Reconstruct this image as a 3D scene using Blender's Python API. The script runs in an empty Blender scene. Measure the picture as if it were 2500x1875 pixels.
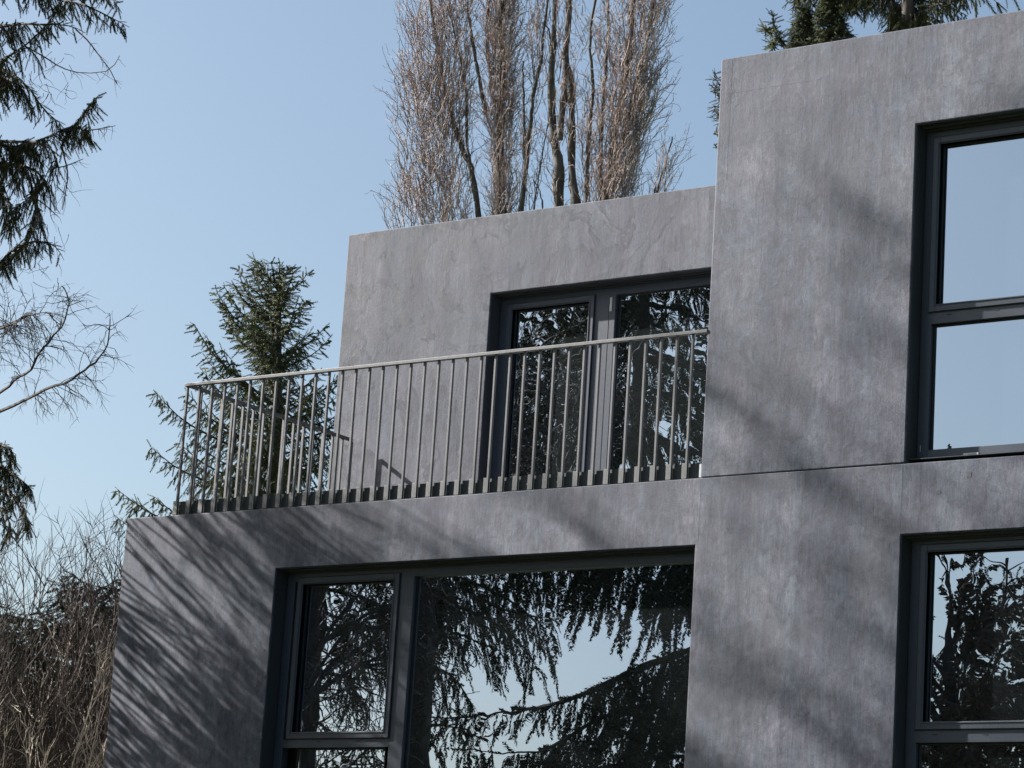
import bpy, math, random
import numpy as np
from mathutils import Vector, Matrix

# ------------------------------------------------------------------ camera
sc = bpy.context.scene
COL = sc.collection
CAM = np.array([0.0, -17.6, 1.6])
FPX, PW, PH = 7165.64, 2500.0, 1875.0
_y, _p, _r = [math.radians(a) for a in (-35.6524, 13.056, 3.7204)]
_f = np.array([math.sin(_y)*math.cos(_p), math.cos(_y)*math.cos(_p), math.sin(_p)])
_rt = np.array([math.cos(_y), -math.sin(_y), 0.0]); _up = np.cross(_rt, _f)
RX = _rt*math.cos(_r) + _up*math.sin(_r)
RU = -_rt*math.sin(_r) + _up*math.cos(_r)
cam_d = bpy.data.cameras.new('camera'); cam = bpy.data.objects.new('camera', cam_d); COL.objects.link(cam)
cam_d.sensor_width = 36; cam_d.lens = 36*FPX/PW; cam_d.clip_end = 2000; cam_d.clip_start = 0.1
M = Matrix(((RX[0], RU[0], -_f[0], CAM[0]), (RX[1], RU[1], -_f[1], CAM[1]), (RX[2], RU[2], -_f[2], CAM[2]), (0, 0, 0, 1)))
cam.matrix_world = M
sc.camera = cam

# ------------------------------------------------------------------ light
SUNV = Vector((-3.2, -1.0, 2.13)).normalized()      # towards the sun
el = math.asin(SUNV.z); az = math.atan2(SUNV.x, SUNV.y)
w = bpy.data.worlds.new('World'); sc.world = w; w.use_nodes = True
nt = w.node_tree; nt.nodes.clear()
out = nt.nodes.new('ShaderNodeOutputWorld'); bg = nt.nodes.new('ShaderNodeBackground')
sky = nt.nodes.new('ShaderNodeTexSky'); sky.sky_type = 'NISHITA'; sky.sun_disc = False
sky.sun_elevation = el; sky.sun_rotation = az
sky.altitude = 200; sky.air_density = 0.9; sky.dust_density = 3.8; sky.ozone_density = 0.9
bg.inputs[1].default_value = 0.058
tn = nt.nodes.new('ShaderNodeMix'); tn.data_type = 'RGBA'; tn.blend_type = 'MULTIPLY'; tn.inputs[0].default_value = 1.0
tn.inputs[7].default_value = (.95, 1.01, .98, 1)          # slightly greener, hazier air than the sky model's
nt.links.new(sky.outputs[0], tn.inputs[6]); nt.links.new(tn.outputs[2], bg.inputs[0]); nt.links.new(bg.outputs[0], out.inputs[0])
sun_d = bpy.data.lights.new('sun', 'SUN'); sun_d.energy = 5.0; sun_d.angle = math.radians(0.53); sun_d.color = (1.0, 0.97, 0.93)
sun = bpy.data.objects.new('sun', sun_d); COL.objects.link(sun)
sun.rotation_euler = (-SUNV).to_track_quat('-Z', 'Y').to_euler()
sc.view_settings.view_transform = 'Standard'; sc.view_settings.look = 'None'
sc.view_settings.exposure = 1.62; sc.view_settings.gamma = 1.0
sc.render.engine = 'CYCLES'

# ------------------------------------------------------------------ helpers
def at(x, y, Y):
    """point of the plane y=Y seen at photo pixel x, y"""
    d = RX*((x-PW/2)/FPX) + RU*(-(y-PH/2)/FPX) + _f
    return CAM + d*((Y-CAM[1])/d[1])

class MB:
    def __init__(s): s.v = []; s.q = []; s.t = []; s.n = 0
    def add(s, V, Q=None, T=None):
        V = np.asarray(V, float).reshape(-1, 3)
        if Q is not None and len(Q): s.q.append(np.asarray(Q, int).reshape(-1, 4)+s.n)
        if T is not None and len(T): s.t.append(np.asarray(T, int).reshape(-1, 3)+s.n)
        s.v.append(V); s.n += len(V); return s
    def box(s, x0, x1, y0, y1, z0, z1):
        V = [(x0,y0,z0),(x1,y0,z0),(x1,y1,z0),(x0,y1,z0),(x0,y0,z1),(x1,y0,z1),(x1,y1,z1),(x0,y1,z1)]
        return s.add(V, [(0,3,2,1),(4,5,6,7),(0,1,5,4),(1,2,6,5),(2,3,7,6),(3,0,4,7)])
    def tubes(s, P, R, k=4, cap=False):
        """P (B,N,3) polylines, R (B,N) radii"""
        P = np.asarray(P, float); R = np.asarray(R, float)
        if P.ndim == 2: P = P[None]; R = R[None]
        B, N, _ = P.shape
        T = np.gradient(P, axis=1); T /= np.linalg.norm(T, axis=2, keepdims=True)+1e-9
        ref = np.tile(np.array([.36, .48, .8]), (B, 1))
        m = np.abs((T.mean(1)*ref).sum(1)) > .8; ref[m] = (.8, -.6, 0)
        U = np.cross(T, ref[:, None, :]); U /= np.linalg.norm(U, axis=2, keepdims=True)+1e-9
        W = np.cross(T, U)
        a = np.arange(k)*2*math.pi/k
        V = P[:, :, None, :] + R[:, :, None, None]*(U[:, :, None, :]*np.cos(a)[None, None, :, None] + W[:, :, None, :]*np.sin(a)[None, None, :, None])
        i = np.arange(N-1)[:, None]*k; j = np.arange(k)[None, :]; j2 = (j+1) % k
        q = np.stack([i+j, i+j2, i+k+j2, i+k+j], -1).reshape(-1, 4)
        Q = (q[None]+(np.arange(B)*N*k)[:, None, None]).reshape(-1, 4)
        return s.add(V.reshape(-1, 3), Q)
    def inst(s, tv, tt, pos, dirs, scale, roll=None, rng=np.random, wide=None):
        """bake template (along +z) at pos, oriented to dirs"""
        pos = np.asarray(pos); dirs = np.asarray(dirs, float); B = len(pos)
        if B == 0: return s
        d = dirs/(np.linalg.norm(dirs, axis=1, keepdims=True)+1e-9)
        ref = rng.normal(size=(B, 3)); u = np.cross(d, ref); u /= np.linalg.norm(u, axis=1, keepdims=True)+1e-9
        v = np.cross(d, u); sc_ = np.asarray(scale, float).reshape(-1, 1, 1)*np.ones((B, 1, 1))
        w_ = sc_ if wide is None else np.asarray(wide, float).reshape(-1, 1, 1)*np.ones((B, 1, 1))
        V = tv[None, :, 0:1]*w_*u[:, None, :] + tv[None, :, 1:2]*w_*v[:, None, :] + tv[None, :, 2:3]*sc_*d[:, None, :] + pos[:, None, :]
        F = (tt[None]+(np.arange(B)*len(tv))[:, None, None]).reshape(-1, 3)
        return s.add(V.reshape(-1, 3), None, F)
    def build(s, name, mat, parent=None, smooth=False, bevel=0, off=None):
        V = np.concatenate(s.v); 
        if parent is not None: V = V-np.array(ORIG[parent.name])
        elif off is not None: V = V-np.array(off)
        me = bpy.data.meshes.new(name)
        q = np.concatenate(s.q) if s.q else np.zeros((0, 4), int); t = np.concatenate(s.t) if s.t else np.zeros((0, 3), int)
        me.vertices.add(len(V)); me.vertices.foreach_set('co', V.astype(np.float32).ravel())
        nl = q.size+t.size; me.loops.add(nl); me.loops.foreach_set('vertex_index', np.concatenate([q.ravel(), t.ravel()]).astype(np.int32))
        ls = np.concatenate([np.arange(len(q))*4, q.size+np.arange(len(t))*3]).astype(np.int32)
        me.polygons.add(len(q)+len(t)); me.polygons.foreach_set('loop_start', ls)
        try: me.polygons.foreach_set('loop_total', np.concatenate([np.full(len(q), 4), np.full(len(t), 3)]).astype(np.int32))
        except Exception: pass
        me.polygons.foreach_set('use_smooth', np.full(len(q)+len(t), bool(smooth)))
        me.update(calc_edges=True); me.validate()
        me.materials.append(mat)
        o = bpy.data.objects.new(name, me); COL.objects.link(o)
        if parent is not None: o.parent = parent; ORIG[o.name] = ORIG[parent.name]
        elif off is not None: o.location = off; ORIG[o.name] = tuple(off)
        if bevel:
            b = o.modifiers.new('bevel', 'BEVEL'); b.width = bevel; b.segments = 2; b.limit_method = 'ANGLE'; b.angle_limit = math.radians(40)
            b.harden_normals = False
        return o
ORIG = {}
def thing(name, label, cat, loc, group=None):
    o = bpy.data.objects.new(name, None); COL.objects.link(o); o.location = loc; o.empty_display_size = .3
    ORIG[o.name] = tuple(loc); o['label'] = label; o['category'] = cat
    if group: o['group'] = group
    return o

# ------------------------------------------------------------------ materials
def mat(name):
    m = bpy.data.materials.new(name); m.use_nodes = True; n = m.node_tree
    return m, n, n.nodes['Principled BSDF']
def N(n, t, **kw):
    o = n.nodes.new(t)
    for k, v in kw.items():
        if k in o.inputs: o.inputs[k].default_value = v
        else: setattr(o, k, v)
    return o
def ramp(n, src, stops):
    r = n.nodes.new('ShaderNodeValToRGB'); e = r.color_ramp.elements
    e[0].position = stops[0][0]; e[0].color = (*stops[0][1], 1); e[1].position = stops[-1][0]; e[1].color = (*stops[-1][1], 1)
    for p, c in stops[1:-1]: x = e.new(p); x.color = (*c, 1)
    n.links.new(src, r.inputs[0]); return r
def mixc(n, fac, a, b, mode='MIX'):
    m = n.nodes.new('ShaderNodeMix'); m.data_type = 'RGBA'; m.blend_type = mode
    for s, i in ((fac, 0), (a, 6), (b, 7)):
        if hasattr(s, 'is_linked') or hasattr(s, 'links'): n.links.new(s, m.inputs[i])
        else: m.inputs[i].default_value = s if i == 0 else (*s, 1)
    return m.outputs[2]
def coords(n, scale, which='Object', off=(0, 0, 0)):
    tc = N(n, 'ShaderNodeTexCoord'); mp = N(n, 'ShaderNodeMapping'); mp.inputs['Scale'].default_value = scale; mp.inputs['Location'].default_value = off
    n.links.new(tc.outputs[which], mp.inputs[0]); return mp.outputs[0]
def noise(n, vec, scale, detail=4, rough=.55, dist=0.0):
    o = N(n, 'ShaderNodeTexNoise', Scale=scale, Detail=detail, Roughness=rough, Distortion=dist); n.links.new(vec, o.inputs['Vector']); return o.outputs['Fac']
def math_(n, op, a, b=None, c=None):
    m = N(n, 'ShaderNodeMath'); m.operation = op
    for i, s in enumerate((a, b, c)):
        if s is None: continue
        if isinstance(s, (int, float)): m.inputs[i].default_value = s
        else: n.links.new(s, m.inputs[i])
    return m.outputs[0]

def plaster(name, off, tone=1.0, swipes=0.5, streak=1.0):
    m, n, b = mat(name)
    def C(r, g, b_): return (r*tone*.85, g*tone*.93, b_*tone*1.09)
    a = coords(n, (1, 1, 1), off=off)
    st = noise(n, coords(n, (1, 1, .10), off=off), 60, 5, .75, .3)
    st2 = noise(n, coords(n, (1, 1, .2), off=off), 8, 6, .7, .8)
    mott = noise(n, coords(n, (1, 1, .8), off=off), 12, 8, .74, .35)
    cloud = noise(n, a, 1.3, 6, .62, .6)
    drip = noise(n, coords(n, (1, 1, .08), off=off), 3.0, 4, .6, .3)
    grit = noise(n, a, 120, 4, .75)
    c = ramp(n, cloud, [(.34, C(.076, .077, .090)), (.50, C(.112, .109, .120)), (.66, C(.155, .149, .156))]).outputs[0]
    c = mixc(n, .45, c, ramp(n, st2, [(.32, C(.075, .076, .090)), (.68, C(.160, .153, .160))]).outputs[0])
    c = mixc(n, .52*streak, c, ramp(n, st, [(.30, (.24, .24, .26)), (.5, (.5, .5, .5)), (.72, (.84, .82, .79))]).outputs[0], 'OVERLAY')
    c = mixc(n, .85, c, ramp(n, mott, [(.36, (.22, .22, .25)), (.5, (.5, .5, .5)), (.66, (.80, .79, .77))]).outputs[0], 'OVERLAY')
    c = mixc(n, .55, c, ramp(n, drip, [(.38, (.26, .27, .31)), (.62, (.74, .72, .69))]).outputs[0], 'OVERLAY')
    c = mixc(n, .60, c, ramp(n, grit, [(.35, (.3, .3, .3)), (.65, (.7, .7, .7))]).outputs[0], 'OVERLAY')
    hue = ramp(n, noise(n, coords(n, (1, 1, .35), off=off), 5.0, 5, .65, .2), [(.38, (.47, .515, .52)), (.5, (.5, .5, .5)), (.62, (.535, .49, .505))]).outputs[0]
    c = mixc(n, .8, c, hue, 'OVERLAY')
    # trowel swipes: darker smooth patches with a torn edge
    sw = noise(n, coords(n, (1.1, 1, .7), off=(off[0]+7.3, off[1], off[2]+2.1)), 1.25, 4, .55, 2.2)
    sm = ramp(n, sw, [(.520, (0, 0, 0)), (.530, (1, 1, 1)), (.565, (.55, .55, .55)), (.62, (0, 0, 0))]).outputs[0]
    brk = ramp(n, mott, [(.40, (.3, .3, .3)), (.56, (1, 1, 1))]).outputs[0]
    c = mixc(n, math_(n, 'MULTIPLY', math_(n, 'MULTIPLY', sm, brk), swipes), c, C(.040, .041, .049))
    rim = ramp(n, sw, [(.500, (0, 0, 0)), (.514, (1, 1, 1)), (.522, (0, 0, 0))]).outputs[0]
    c = mixc(n, math_(n, 'MULTIPLY', math_(n, 'MULTIPLY', rim, brk), swipes*.35), c, C(.20, .195, .20))
    # fine pale scratches
    sr = noise(n, coords(n, (1, 1, .5), off=(off[0]+3, off[1], off[2]+9)), 4.5, 6, .75, 4.5)
    sl = ramp(n, sr, [(.490, (0, 0, 0)), (.5, (1, 1, 1)), (.510, (0, 0, 0))]).outputs[0]
    gate = ramp(n, noise(n, a, 2.2, 3, .5), [(.5, (0, 0, 0)), (.62, (1, 1, 1))]).outputs[0]
    sl = math_(n, 'MULTIPLY', sl, gate)
    c = mixc(n, math_(n, 'MULTIPLY', sl, .75), c, C(.22, .215, .22))
    wm = noise(n, a, .8, 3, .5, .4)
    c = mixc(n, math_(n, 'MULTIPLY', ramp(n, wm, [(.48, (0, 0, 0)), (.75, (1, 1, 1))]).outputs[0], .30), c, C(.125, .118, .104))
    n.links.new(c, b.inputs['Base Color'])
    n.links.new(ramp(n, mott, [(.3, (.55, .55, .55)), (.7, (.8, .8, .8))]).outputs[0], b.inputs['Roughness']); b.inputs['Specular IOR Level'].default_value = .3
    h = math_(n, 'ADD', math_(n, 'MULTIPLY', st, .5), math_(n, 'MULTIPLY', mott, 1.0))
    h = math_(n, 'ADD', h, math_(n, 'MULTIPLY', grit, .3)); h = math_(n, 'ADD', h, math_(n, 'MULTIPLY', sl, .15)); h = math_(n, 'ADD', h, math_(n, 'MULTIPLY', cloud, .6))
    bp = N(n, 'ShaderNodeBump', Strength=.6, Distance=.0036); n.links.new(h, bp.inputs['Height']); n.links.new(bp.outputs[0], b.inputs['Normal'])
    return m
def simple(name, c0, c1, rough=.8, scale=8, zs=1.0, bump=0, bd=.01, metal=0, spec=.5):
    m, n, b = mat(name); f = noise(n, coords(n, (1, 1, zs)), scale, 5, .6, .3)
    n.links.new(ramp(n, f, [(.3, c0), (.7, c1)]).outputs[0], b.inputs['Base Color'])
    b.inputs['Roughness'].default_value = rough; b.inputs['Metallic'].default_value = metal; b.inputs['Specular IOR Level'].default_value = spec
    if bump:
        bp = N(n, 'ShaderNodeBump', Strength=bump, Distance=bd); n.links.new(f, bp.inputs['Height']); n.links.new(bp.outputs[0], b.inputs['Normal'])
    return m
P_LOW = plaster('plaster_lower', (0, 0, 0), .83, .22, 1.1)
P_TOW = plaster('plaster_tower', (13.1, 0, 4.4), .84, .35, .8)
P_BACK = plaster('plaster_setback', (31.7, 0, 8.4), .73, .75, .9)
M_PATCH = simple('mortar_patch', (.055, .056, .064), (.085, .085, .094), .85, 60)
M_FRAME = simple('anthracite_frame', (.030, .038, .056), (.041, .050, .070), .42, 40, 1, .05, .001)
M_LINER = simple('anthracite_liner', (.019, .023, .030), (.029, .033, .041), .55, 14, .2, .05, .001)
M_GASKET = simple('rubber_gasket', (.004, .005, .008), (.008, .009, .012), .6, 20)
M_RAIL = simple('galvanised_steel', (.084, .086, .089), (.122, .123, .126), .5, 25, .3, .1, .002, .35)
M_PLATE = simple('dark_steel_plate', (.018, .023, .027), (.032, .038, .041), .6, 9, .3, .05, .001)
M_BOLT = simple('zinc_bolt', (.35, .35, .35), (.5, .5, .5), .4, 30)
M_WHITE = simple('white_plastic', (.42, .43, .44), (.5, .51, .52), .5, 30)
M_INK = simple('grey_ink', (.10, .11, .14), (.16, .17, .2), .6, 30)
M_ROOF = simple('roof_gravel', (.12, .12, .12), (.25, .24, .23), .9, 60)
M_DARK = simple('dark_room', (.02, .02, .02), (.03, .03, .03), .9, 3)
def glass(name, amp, scale, off, tint=(.78, .88, 1.0), fac=.50):
    m, n, b = mat(name)
    b.inputs['Base Color'].default_value = (.008, .011, .012, 1); b.inputs['Roughness'].default_value = .3; b.inputs['Specular IOR Level'].default_value = .1
    g = N(n, 'ShaderNodeBsdfGlossy'); g.inputs['Color'].default_value = (*tint, 1); g.inputs['Roughness'].default_value = .0
    f = noise(n, coords(n, (1, 1, .8), off=off), scale, 2, .45, .6)
    bp = N(n, 'ShaderNodeBump', Strength=1.0, Distance=amp); n.links.new(f, bp.inputs['Height']); n.links.new(bp.outputs[0], g.inputs['Normal'])
    mx = N(n, 'ShaderNodeMixShader'); mx.inputs[0].default_value = fac
    n.links.new(b.outputs[0], mx.inputs[1]); n.links.new(g.outputs[0], mx.inputs[2])
    n.links.new(mx.outputs[0], n.nodes['Material Output'].inputs['Surface']); return m
G_A = glass('coated_glass', .0007, 1.9, (0, 0, 0), (.66, .77, .96))
G_B = glass('coated_glass_wavy', .0014, 2.2, (5, 0, 3))
G_C = glass('coated_glass_flat', .0005, 1.0, (8, 0, 1))
M_BARK = simple('spruce_bark', (.030, .024, .020), (.085, .07, .058), .9, 14, .3, .6, .02)
M_NEEDLE = simple('spruce_needles', (.022, .032, .014), (.072, .078, .030), .7, 3.5, spec=.15)
M_NEEDLE2 = simple('spruce_needles_olive', (.032, .044, .022), (.108, .120, .054), .7, 2.2, spec=.15)
M_BUSH = simple('dark_bush_twigs', (.030, .023, .021), (.095, .070, .058), .85, 5)
M_DARKBARK = simple('dark_bark', (.018, .017, .019), (.045, .040, .040), .85, 6)
M_TWIG = simple('bare_twig_bark', (.055, .045, .045), (.12, .095, .08), .85, 6)
M_POP = simple('poplar_bark', (.020, .019, .018), (.085, .078, .068), .9, 5, .25, .6, .03)
M_POPT = simple('poplar_twigs', (.14, .106, .098), (.36, .285, .26), .8, 1.3)
M_PALE = simple('pale_stems', (.22, .17, .12), (.52, .44, .35), .75, 2.5)
M_BROWN = simple('withered_leaves', (.055, .030, .016), (.13, .07, .035), .8, 4)
M_GRASS = simple('lawn', (.05, .065, .02), (.10, .11, .045), .95, 1.5, 1, .4, .05)

# ------------------------------------------------------------------ ground
def gz(y):
    t = min(1, max(0, (y+14)/11)); return 2.6*t*t*(3-2*t)
ys = np.concatenate([[-400, -60], np.linspace(-20, 0, 41), [20, 60, 150, 600]]); xs = np.array([-600, -200, -100, -40, -20, 0, 20, 60, 300.])
V = [(x, y, gz(y)) for y in ys for x in xs]; nx = len(xs)
Q = [(j*nx+i, j*nx+i+1, (j+1)*nx+i+1, (j+1)*nx+i) for j in range(len(ys)-1) for i in range(nx-1)]
g = MB().add(V, Q).build('ground', M_GRASS, smooth=True); g['kind'] = 'structure'

# ------------------------------------------------------------------ house
HB = (-16.434, 0.0, 2.6)
house = thing('concrete_house', 'grey plastered modern house of stacked blocks with a railed roof terrace', 'house', HB)
def wall_mesh(x0, x1, z0, z1, y0, y1, holes, seed=0, zb=None):
    """solid slab with rectangular holes; shared vertices so that edges bevel cleanly"""
    X = sorted(set([x0, x1]+[h[0] for h in holes]+[h[1] for h in holes])); Z = sorted(set([z0, z1]+[h[2] for h in holes]+[h[3] for h in holes]))
    def solid(i, j):
        if i < 0 or j < 0 or i >= len(X)-1 or j >= len(Z)-1: return False
        cx, cz = (X[i]+X[i+1])/2, (Z[j]+Z[j+1])/2
        return not any(h[0] < cx < h[1] and h[2] < cz < h[3] for h in holes)
    vid = {}; V = []; Qd = []
    def v(i, j, k):
        if (i, j, k) not in vid: vid[(i, j, k)] = len(V); V.append((X[i], (y0, y1)[k], Z[j]))
        return vid[(i, j, k)]
    for i in range(len(X)-1):
        for j in range(len(Z)-1):
            if not solid(i, j): continue
            Qd.append((v(i, j, 0), v(i+1, j, 0), v(i+1, j+1, 0), v(i, j+1, 0)))
            Qd.append((v(i, j, 1), v(i, j+1, 1), v(i+1, j+1, 1), v(i+1, j, 1)))
            if not solid(i-1, j): Qd.append((v(i, j, 0), v(i, j+1, 0), v(i, j+1, 1), v(i, j, 1)))
            if not solid(i+1, j): Qd.append((v(i+1, j, 0), v(i+1, j, 1), v(i+1, j+1, 1), v(i+1, j+1, 0)))
            if not solid(i, j-1): Qd.append((v(i, j, 0), v(i, j, 1), v(i+1, j, 1), v(i+1, j, 0)))
            if not solid(i, j+1): Qd.append((v(i, j+1, 0), v(i+1, j+1, 0), v(i+1, j+1, 1), v(i, j+1, 1)))
    return MB().add(V, Qd)
XL, XT, XR = -16.434, -10.905, -3.0
ZS, ZT, ZB = 5.79, 8.962, 8.822
YB = 2.29; RV = .15
XBL = -16.19
L_OP = (-14.80, -10.926, 2.95, 5.302); R_OP = (-9.285, -6.9, 2.95, 5.297); U_OP = (-9.27, -6.9, 5.82, 8.236)
wl = wall_mesh(XL, XR, 0.5, ZS, 0, .34, [L_OP, R_OP]).build('wall', P_LOW, house, bevel=.007)
wt = wall_mesh(XT, XR, ZS+.006, ZT, -.004, .34, [(U_OP[0], U_OP[1], ZS+.006, U_OP[3])])
V = wt.v[0]; V[(V[:, 2] < ZS+.01) & (V[:, 0] < XT+.1), 2] = ZS+.0015; V[(V[:, 2] < ZS+.01) & (V[:, 0] > XT+.1), 2] = ZS+.0055
wt.build('wall', P_TOW, house, bevel=.008)
wb = wall_mesh(XBL, XT+.2, ZS+.02, ZB, YB, YB+.34, [(-14.555, -12.30+1.0, ZS+.12, 8.108)])
wb.build('wall', P_BACK, house, bevel=.008)
def bead(pts, mt, w_=.006, h_=.0005):
    b = MB()
    for x0, x1, z0, z1, y in pts: b.box(x0, x1, y-h_, y+.004, z0, z1)
    b.build('render_joint', mt, house)
bead([(-9.293, -9.286, 5.310, 5.782, 0)], P_LOW); bead([(-10.912, -10.903, 5.312, 5.782, 0)], P_LOW)
bead([(-10.815, -10.808, 8.02, 8.945, -.004)], P_TOW); bead([(-10.885, -10.819, 8.682, 8.687, -.004), (-10.804, -10.05, 8.682, 8.688, -.004)], P_TOW)
MB().box(-8.795, -8.765, -.0012, .003, 5.665, 5.70).build('filled_tie_hole', M_PATCH, house); MB().box(-9.02, -8.99, -.0012, .003, 5.56, 5.585).build('filled_tie_hole', M_PATCH, house)
# side and rear walls, roofs and terrace floor
sd = MB(); YR = 8.5
sd.box(XL, XL+.3, .342, YR, .5, ZS-.003); sd.box(XL+.302, XR, YR-.3, YR, .5, ZS-.006); sd.box(XR-.3, XR, .342, YR-.302, .5, ZS-.003)
sd.build('side_wall', P_LOW, house)
s2 = MB(); s2.box(XBL, XBL+.3, YB+.342, YR-.6, ZS+.02, ZB-.003); s2.box(XBL+.302, XT-.002, YR-.9, YR-.6, ZS+.02, ZB-.003); s2.build('side_wall', P_BACK, house)
s3 = MB(); s3.box(XT, XT+.3, .342, YR, ZS+.01, ZT-.003); s3.box(XR-.3, XR, .342, YR, ZS+.01, ZT-.003); s3.box(XT+.302, XR-.302, YR-.3, YR, ZS+.01, ZT-.003); s3.build('side_wall', P_TOW, house)
MB().box(XL+.302, XR-.302, .342, YR-.302, 5.45, ZS-.01).build('terrace_floor', M_ROOF, house)
r = MB(); r.box(XBL+.302, XT-.002, YB+.342, YR-.902, ZB-.25, ZB-.12); r.box(XT+.302, XR-.302, .342, YR-.302, ZT-.25, ZT-.12); r.build('roof', M_ROOF, house)
# dark rooms behind the glass
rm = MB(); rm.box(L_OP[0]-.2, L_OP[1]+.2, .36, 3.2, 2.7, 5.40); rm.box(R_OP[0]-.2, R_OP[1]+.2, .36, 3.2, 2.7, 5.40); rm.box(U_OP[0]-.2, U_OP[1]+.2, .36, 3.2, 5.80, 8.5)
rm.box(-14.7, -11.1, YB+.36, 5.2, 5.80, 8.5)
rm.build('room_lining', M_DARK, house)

def ring(mb, x0, x1, z0, z1, wd, y0, y1, wb=None, wtp=None, wr=None):
    wb = wd if wb is None else wb; wtp = wd if wtp is None else wtp; wr = wd if wr is None else wr
    mb.box(x0, x0+wd, y0, y1, z0, z1); mb.box(x1-wr, x1, y0, y1, z0, z1)
    mb.box(x0+wd, x1-wr, y0, y1, z0, z0+wb); mb.box(x0+wd, x1-wr, y0, y1, z1-wtp, z1)
def opening(op, y, lay, name='window'):
    """lined reveal, outer frame, sashes, panes.  lay: panes (x0,x1,z0,z1,kind,glass); bars (x0,x1,z0,z1)"""
    x0, x1, z0, z1 = op; e = .002
    f = MB(); ring(f, x0+e, x1-e, z0+e, z1-e, .088, y+RV, y+RV+.08)
    for b in lay['bars']: f.box(b[0], b[1], y+RV, y+RV+.078, b[2], b[3])
    win = f.build(name, M_FRAME, house, bevel=.0025)
    l = MB(); t = .004; ya, yb = y+.010, y+RV-.001
    l.box(x0+e, x0+e+t, ya, yb, z0+e, z1-e); l.box(x1-e-t, x1-e, ya, yb, z0+e, z1-e); l.box(x0+e+t, x1-e-t, ya, yb, z1-e-t, z1-e)
    l.box(x0+e+t, x1-e-t, ya+.02, yb, z0+e, z0+e+t)
    # shading rail and joint lines in the head of the reveal
    l.box(x0+e+t, x1-e-t, y+.070, y+.085, z1-.018, z1-e-t); l.box(x0+e+t, x1-e-t, y+.118, y+.126, z1-.026, z1-e-t)
    l.build('reveal_lining', M_LINER, win)
    gk = MB(); ring(gk, x0+.003+.004, x1-.007, z0+.007, z1-.007, .006, y+RV-.004, y+RV-.0005); 
    for p in lay['panes']:
        a, b_, c, d, kind, gm = p
        if kind == 'sash':
            s = MB(); ring(s, a-.052, b_+.052, c-.052, d+.052, .052, y+RV-.016, y+RV-.001)
            ring(s, a-.012, b_+.012, c-.012, d+.012, .006, y+RV-.022, y+RV-.0165)
            s.build('sash', M_FRAME, win, bevel=.003)
            ring(gk, a-.060, b_+.060, c-.060, d+.060, .007, y+RV-.003, y+RV-.0003)
        ring(gk, a-.0015, b_+.0015, c-.0015, d+.0015, .009, y+RV+.036, y+RV+.0445)
        MB().box(a, b_, y+RV+.046, y+RV+.070, c, d).build('glass_pane', gm, win)
    for gx, gzz in lay.get('slots', []): gk.box(gx, gx+.035, y+RV-.0025, y+RV-.0003, gzz, gzz+.007)
    gk.build('gasket', M_GASKET, win)
    # closing board behind the frame
    return win
LP = dict(panes=[(-14.622, -13.72, 4.022, 5.188, 'sash', G_A), (-14.585, -13.72, 3.05, 3.895, 'fixed', G_A), (-13.53, -11.02, 3.05, 5.222, 'fixed', G_A)],
          bars=[(-13.668, -13.535, 3.038, 5.214), (-14.712, -13.668, 3.90, 3.968)], slots=[(-14.37, 3.945), (-13.98, 3.945)])
# fill behind sash so that frame reads solid
w1 = opening(L_OP, 0, LP)
RP = dict(panes=[(-9.147, -8.03, 4.03, 5.190, 'sash', G_B), (-9.185, -8.03, 3.05, 3.885, 'fixed', G_B), (-7.90, -7.05, 3.05, 5.19, 'fixed', G_B)],
          bars=[(-7.975, -7.91, 3.038, 5.209), (-9.197, -7.975, 3.89, 3.975)], slots=[(-9.07, 3.94), (-8.70, 3.94)])
w2 = opening(R_OP, 0, RP)
UP = dict(panes=[(-9.147, -8.03, 6.944, 8.114, 'sash', G_C), (-9.174, -8.03, 5.886, 6.800, 'fixed', G_C), (-7.90, -7.05, 5.90, 8.11, 'fixed', G_C)],
          bars=[(-7.975, -7.91, 5.908, 8.148), (-9.182, -7.975, 6.806, 6.890)], slots=[(-9.06, 6.86), (-8.70, 6.86)])
w3 = opening(U_OP, 0, UP)
DP = dict(panes=[(-14.414, -13.614, 6.02, 7.980, 'sash', G_B), (-13.34, -11.42, 6.02, 8.018, 'fixed', G_B)],
          bars=[(-13.555, -13.352, 6.0, 8.02)])
w4 = opening((-14.555, -11.30, ZS+.12, 8.108), YB, DP, 'terrace_door')
gk = MB().box(-13.418, -13.414, YB+RV-.002, YB+RV-.0003, 6.0, 8.02); gk.build('gasket', M_GASKET, w4)
o = MB().box(-13.408, -13.386, YB+RV-.004, YB+RV-.0004, 7.875, 7.995).build('hinge_sticker', M_WHITE, w4); o['label'] = 'white strip sticker high on the door mullion'
# paper label on the lower frame of the upper window, with a line of small print
MB().box(-8.905, -8.790, RV-.004, RV-.0008, 5.838, 5.868).build('paper_label', M_WHITE, w3)
pr = MB(); rnd = random.Random(5); x = -8.865
while x < -8.81:
    ww = rnd.uniform(.003, .007); pr.box(x, x+ww, RV-.0046, RV-.0041, 5.848+rnd.uniform(0, .003), 5.858+rnd.uniform(0, .003)); x += ww+rnd.uniform(.002, .006)
pr.build('print', M_INK, w3)
MB().box(-9.235, -9.231, RV-.003, RV-.0004, 5.90, 5.945).build('weather_mark', M_WHITE, w3)

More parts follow.
